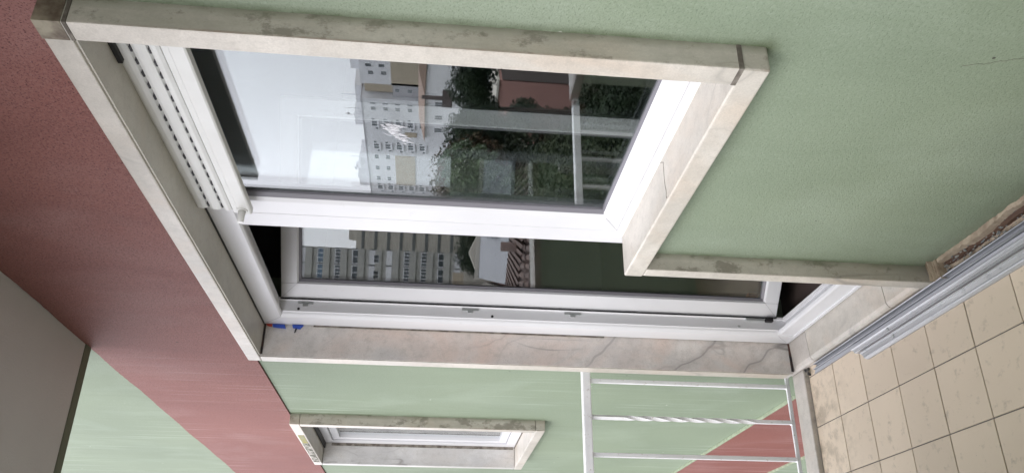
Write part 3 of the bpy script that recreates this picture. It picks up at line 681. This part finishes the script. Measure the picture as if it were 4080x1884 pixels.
# --- salmon house; the shade on its flank is painted as dark brown
sh2=empty('salmon_house',(-49,-33.5,-9),'salmon pink house with its shaded flank coloured dark brown behind the trees','house')
extr('wall',[(-43.8,-32.6),(-48.4,-30.6),(-53.5,-38),(-49.2,-40.0)],'z',-9,-2.0,'pink_wall',sh2)
extr('flank_wall',[(-43.75,-32.65),(-49.1,-40.05),(-56,-50),(-50.5,-46)],'z',-9,-2.2,'dark_wall',sh2)
extr('eave',[(-43.6,-32.5),(-48.6,-30.4),(-53.8,-38.2),(-49.3,-40.3)],'z',-1.999,-1.85,'beige_wall',sh2)
# --- brown roofed cottage and pale path in the garden
def roof_slope(name,par,O,ang,w_,d_,z0,z1,mat='terra',pitch=.24,r=.085):
    """slope of barrel tiles: w_ wide, rising from z0 at the near eave to z1 at d_; rows are one joined part"""
    bm=bmesh.new(); n=int(w_/pitch); seg=5; rows=max(2,int(d_/.38)); 
    for i in range(n):
        xc=-w_/2+(i+.5)*pitch
        for j in range(rows):
            t0=j/rows; t1=(j+1.12)/rows; ra_=r*1.0; rb=r*.82
            v0=[];v1=[]
            for k in range(seg+1):
                a=math.pi*k/seg
                v0.append(bm.verts.new((xc+ra_*math.cos(a)*1.25,t0*d_,z0+(z1-z0)*t0+ra_*math.sin(a)+.02)))
                v1.append(bm.verts.new((xc+rb*math.cos(a)*1.25,t1*d_,z0+(z1-z0)*t1+rb*math.sin(a))))
            for k in range(seg): bm.faces.new((v0[k],v0[k+1],v1[k+1],v1[k]))
    mt=Matrix.Translation(O)@Matrix.Rotation(ang,4,'Z'); bmesh.ops.transform(bm,matrix=mt,verts=bm.verts)
    me=bpy.data.meshes.new(name); bm.to_mesh(me); bm.free()
    o=mesh_obj(name,me,mat,par); o['kind']='stuff'
    return o
# --- low stone wall in the garden
gw=empty('garden_stone_wall',(-28,-18.5,-9),'low garden wall of large pale stone blocks','wall')
rnd=random.Random(3)
for i in range(9):
    for j in range(3):
        mt=Matrix.Translation((-27.2-i*.42,-19.6+i*.72,-9+j*.5+.25))@Matrix.Rotation(R(120),4,'Z')
        o=box('stone',(-.38,.38,-.2+rnd.uniform(-.03,.03),.2,-.23,.23),'grey_wall',gw,.03,1,mt)
# base of that garden is raised ground
box('terrace_ground',(-60,-14,-60,-6,-9,-7.6),'ground')['kind']='structure'
# --- crowns made of many small leaf faces
def crown_mesh(name,blobs,n,size,seed,elong=1.6):
    rnd=random.Random(seed); v=[];f=[]
    tot=sum(b[3]**2 for b in blobs)
    for (cx,cy,cz,r_) in blobs:
        for k in range(int(n*r_*r_/tot)):
            while True:
                p=Vector((rnd.uniform(-1,1),rnd.uniform(-1,1),rnd.uniform(-1,1)))
                if .01<p.length<=1: break
            rr=p.length**.35; p=p.normalized()*rr*r_*(1+.18*math.sin(p.x*9+p.z*7+seed))
            c_=Vector((cx,cy,cz))+p
            nrm=(p.normalized()+Vector((rnd.gauss(0,.7),rnd.gauss(0,.7),rnd.gauss(0,.7)+.3))).normalized()
            a=nrm.orthogonal().normalized(); q=Matrix.Rotation(rnd.uniform(0,6.28),3,nrm); a=q@a; b=nrm.cross(a)
            s_=size*rnd.uniform(.6,1.3); i=len(v)
            v+=[tuple(c_-a*s_*elong/2),tuple(c_+b*s_/2),tuple(c_+a*s_*elong/2),tuple(c_-b*s_/2)]; f.append((i,i+1,i+2,i+3))
    me=bpy.data.meshes.new(name); me.from_pydata(v,[],f); return me
def rblobs(seed,n,R_,H,flat=.8):
    rnd=random.Random(seed); out=[]
    for k in range(n):
        a=rnd.uniform(0,6.28); q=rnd.random()**.5; out.append((math.cos(a)*q*R_*.75,math.sin(a)*q*R_*.75,rnd.uniform(-.5,.5)*H,R_*rnd.uniform(.35,.55)))
    return out
protos=[crown_mesh('crown_a',rblobs(1,9,2.6,4.5),24000,.12,1),crown_mesh('crown_b',rblobs(2,11,3.0,3.2),24000,.115,2),crown_mesh('crown_c',rblobs(5,8,2.0,5.5),20000,.10,3)]
tcount=0
def tree(x,y,ztop,sc,mat,pi,label,base=-9.0,group=None):
    global tcount; tcount+=1
    me=protos[pi].copy(); me.materials.clear(); me.materials.append(M[mat])
    hz=[4.2,3.1,4.2][pi]*sc
    t=empty('tree',(x,y,base),label,'tree',group)
    zc=ztop-hz
    c=mesh_obj('crown',me,None,t); c.location=(x,y,zc); c.scale=(sc,sc,sc); c.rotation_euler=(0,0,tcount*1.3)
    cyl('trunk',(x,y,base),(x,y,zc+hz*.3),.28*sc,.12*sc,'bark',t,10)
    for k in range(4):
        a=k*1.6+tcount; cyl('limb',(x,y,zc-hz*.35),(x+math.cos(a)*1.5*sc,y+math.sin(a)*1.5*sc,zc+hz*.25),.10*sc,.04*sc,'bark',t,6)
    return t
gT='trees in the gardens mirrored in the window'
tree(-28.2,-24.8,3.3,1.08,'leafA',0,'tallest dark green tree mirrored close beside the right hand jamb')
tree(-31.5,-21.6,2.0,.62,'leafA',1,'small dark tree mirrored left of the tallest one')
tree(-33.5,-18.6,2.7,.9,'leafC',1,'rust leaved tree mirrored in the middle of the window pane')
tree(-30.6,-16.4,2.6,.85,'leafD',0,'glossy leaved tree with painted pale glints mirrored beside the window post')
tree(-38,-19.5,2.6,1.35,'leafB',1,'rounded mid green tree behind the glossy leaved one')
tree(-27.5,-15.0,-1.4,.8,'leafB',1,'low bushy tree at the near edge of the garden')
tree(-34.0,-22.5,-2.6,.7,'leafC',2,'thin rusty tree in front of the salmon house')
tree(-26.5,-17.8,-3.6,.75,'leafA',1,'dark bushy tree beneath the rust leaved one')
tree(-24.8,-13.6,-3.8,.8,'leafB',0,'low green tree at the left end of the mirrored garden')
tree(-40,-26.5,-1.0,.9,'leafA',2,'slim dark tree beside the salmon house')
tree(-45,-24,.9,1.2,'leafB',1,'broad green tree far back in the mirrored garden')
tree(-60,-36,2.2,1.6,'leafA',1,'wide dark tree in front of the low white house')
tree(-52,-29,1.5,1.2,'leafC',0,'brownish tree far behind the glossy leaved one')
tree(-34,-17.5,-1.0,.9,'leafA',1,'dark dense tree low beside the window post')
tree(-30,-14.8,-2.2,.8,'leafB',1,'low green tree under the dark dense one')
# undergrowth that nobody could count
rnd=random.Random(21); bl=[]
for k in range(90):
    t_=rnd.uniform(22,50); a=R(rnd.uniform(49,66)); bl.append((.8-math.sin(a)*t_,1.2-math.cos(a)*t_,-7.4+rnd.uniform(-.3,.7),rnd.uniform(.5,1.3)))
o=mesh_obj('undergrowth',crown_mesh('undergrowth',bl,70000,.12,8),'leafB'); lab(o,'dark tangled undergrowth covering the garden slope','undergrowth',None,'stuff')

# --- concrete tower blocks seen in the door pane (about 150 m away, beyond the street to the other side)
def loc(az,dist,z): a=R(az); return Vector((-3.74-math.sin(a)*dist,3.05-math.cos(a)*dist,z))
angB=R(180-149.4)   # their fronts face back towards us
def frontal(name,org,label):
    e=empty(name,org,label,'building'); return e
a0_=loc(-31.0,135,0); tl=empty('grey_tower_block',(a0_.x,a0_.y,-9),'tall olive grey tower block with enclosed white framed balconies','building')
ang=R(30.5)
def TB(name,b,mat): return rbox(name,b,mat,tl,a0_,ang)
# local x: to the left in the mirror is -x ; y positive = towards us
TB('wall',(-14,.0,-14,0,-9,33),'olive_wall')
for z in [21.45-2.83*k+2.83*2 for k in range(13)]:
    TB('slab_edge',(-14,.02,0,.35,z-2.0,z-.9),'olive_wall')
stz=21.45
for k in range(-3,9):
    z=stz-2.83*k-.85
    for j in range(5):
        xx=-1.35-j*2.62
        kind=(k*3+j*5)%5
        m4=Matrix.Translation(a0_)@Matrix.Rotation(ang,4,'Z')@Matrix.Translation((xx,.2,z))
        # which way is "towards us": +y local
        if k==0: window_at(tl,m4,2.35,1.75,pane='pane_b',bars=2,frame='white_pvc_far')
        elif kind in (0,3): window_at(tl,m4,2.35,1.75,pane='pane',bars=3)
        elif kind==1: window_at(tl,m4,2.35,1.75,pane='pane',bars=1)
        elif kind==2:
            TB('balcony_panel',(xx-1.18,xx+1.18,.0,.3,z-.0,z+.88),'white_pvc_far'); window_at(tl,m4@Matrix.Translation((.3,0.02,-.45)),1.5,.8,bars=1)
        else:
            TB('balcony_panel',(xx-1.18,xx+1.18,.0,.3,z-.88,z+.88),'white_wall'); window_at(tl,m4@Matrix.Translation((-.2,.15,-.3)),1.3,.9,bars=1)
    for j in range(6): TB('pillar',(-.08-j*2.62,.04-j*2.62,0,.3,z-.9,z+.9),'dark_conc')
b0_=loc(-30.6,180,0); t2=empty('beige_tower_block',(b0_.x,b0_.y,-9),'beige grey tower block with dark recessed floor bands behind the nearer tower','building')
def TC(name,b,mat): return rbox(name,b,mat,t2,b0_,ang)
TC('wall',(-9,16,-13,0,-9,19.9),'beige_wall')
TC('roof_tower',(3.2,16,-10,-.5,19.91,21.6),'beige_wall')
TC('roof_tower',(-6,-.6,-10,-.5,19.91,21.9),'beige_wall')
for k in range(10):
    z=18.45-2.8*k
    TC('floor_band',(-9,16,0,.12,z-.35,z+.3),'dark_conc')
    wz=z-1.45
    ww_=[(2.4,.5),(2.6,.35),(1.2,1.1),(2.6,1.4),(2.6,1.5),(2.0,1.0),(2.8,1.7)][k%7]
    for sx in (-1.0,6.6,-6.0,12):
        m4=Matrix.Translation(b0_)@Matrix.Rotation(ang,4,'Z')@Matrix.Translation((sx,.06,wz-.1))
        window_at(t2,m4,ww_[0],ww_[1],bars=1,frame='beige_wall')
# roofs nearer to us
def pol(az,d,z): return loc(az,d,z)
gh=empty('gabled_white_roof_house',tuple(pol(-30.4,42,-9)),'house with a pale sheet roof and a small gable, seen from above','house')
def NB(name,b,mat,d=0,par=gh,az=-30.6,dist=38): return rbox(name,b,mat,par,pol(az,dist,0),ang+R(0))
NB('wall',(-1.3,9,-6.5,4.6,-9,-1.5),'pink_wall')
roof=extr('roof',[(-6.6,-.70),(5.0,-1.28),(5.0,-1.42),(-6.6,-.82)],'x',-1.0,9,'sheet',gh,Matrix.Translation(pol(-30.6,38,0))@Matrix.Rotation(ang,4,'Z'))
NB('parapet',(-1.1,9,-6.9,-6.61,-1.4,-.48),'beige_wall')
extr('gable',[(-.7,-.6),(.4,-.12),(1.5,-.6)],'y',-7.0,-8.2,'beige_wall',gh,Matrix.Translation(pol(-30.6,38,0))@Matrix.Rotation(ang,4,'Z'))
for k in range(3): NB('duct',(1.0+k*.02,2.6,1.2-k*1.1,1.9-k*1.1,-1.1,-.72),'metal_grey')
bh=empty('beige_barn',tuple(pol(-28.9,38,-9)),'beige house with a rounded ridge left of the pale sheet roof','house')
extr('wall',[(-2.4,-9),(-2.4,-.95),(-1.9,-.62),(-1.5,-.55),(-1.15,-.95),(-1.15,-9)],'y',-5,3.2,'beige_wall',bh,Matrix.Translation(pol(-30.6,38,0))@Matrix.Rotation(ang,4,'Z'))
bw=empty('beige_garden_wall',tuple(pol(-30,60,-9)),'beige masonry wall below the grey tower block','wall')
rbox('wall',(-6,.3,-.4,0,-9,-.45),'beige_wall',bw,pol(-30.3,62,0),ang)
rbox('wall',(-6,-.8,-.5,.2,-9,.35),'tan_wall',bw,pol(-30.3,66,0),ang)
for (az,d,zt,s_,m_,pi,lb_) in ((-31.6,60,.9,.75,'leafA',1,'dark tree between the beige tower and the pale roof'),(-30.9,66,.4,.6,'leafB',0,'smaller green tree beside the beige masonry wall'),(-28.9,75,-.6,.7,'leafA',1,'low dark tree behind the beige barn'),(-33.6,58,1.2,.9,'leafB',1,'green tree at the far right of the door pane')):
    q=pol(az,d,0); tree(q.x,q.y,zt,s_,m_,pi,lb_)
tr=empty('terracotta_roof_house',tuple(pol(-30.4,17,-9)),'nearest house with a terracotta barrel tiled roof just beyond the parapet','house')
rbox('wall',(-6,8,-7,2,-9,-1.3),'beige_wall',tr,pol(-30.4,20.0,0),ang)
extr('roof_deck',[(3.2,-1.25),(0,-.56),(-8,-1.2),(-8,-1.3),(3.2,-1.3)],'x',-6,8,'terra',tr,Matrix.Translation(pol(-30.4,20.0,0))@Matrix.Rotation(ang,4,'Z'))
roof_slope('roof_tile_rows',tr,pol(-30.4,19.9,0),ang+math.pi+R(33),16,9.5,-.53,-1.18,'terra',.22,.07)
roof_slope('roof_tile_rows',tr,pol(-30.4,16.8,0),ang+math.pi,12,3.1,-1.20,-.53,'terra',.22,.07)
cyl('chimney',tuple(pol(-31.6,23,-1.2)),tuple(pol(-31.6,23,-.2)),.16,.14,'terra',tr,10)
# small orange pot left on the tiles near the door
g=G('orange_sponge',.85); g.bump(g.noise(300,3),.5,.002); M['orange']=g.base((.50,.20,.08))
o=box('orange_block',(-2.665,-2.625,.385,.425,.0305,.075),'orange',None,.004); lab(o,'small orange block on the floor just behind the door pane','block')
# thin see-through white smear on the window pane
rnd=random.Random(5); v=[];f=[]
for k in range(60):
    t_=rnd.random(); x=-.885-.075*t_+rnd.gauss(0,.009); z=1.712-.045*t_+rnd.gauss(0,.008); l_=rnd.uniform(.012,.034)*(1.2-t_*.4); w_=rnd.uniform(.006,.013); t=-rnd.uniform(.004,.022)
    i=len(v); y=.0974-.00002*k
    v+=[(x,y,z),(x+w_*.5+t*.4,y,z-l_*.4),(x+t,y,z-l_),(x-w_*.5+t*.3,y,z-l_*.45)]; f.append((i,i+1,i+2,i+3))
me=bpy.data.meshes.new('white_streaks'); me.from_pydata(v,[],f); g=G('translucent_white_streaks',.6); M['streaks']=g.base((.75,.75,.78)); g.l.new(g.rng(g.noise(120,4,.7,g.mapv((1,1,.35))),.38,.62,.05,.75),g.b.inputs['Alpha']); mesh_obj('white_streaks',me,'streaks',sash)
# brown grime line where the frame meets the far jamb
bpy.context.view_layer.update()
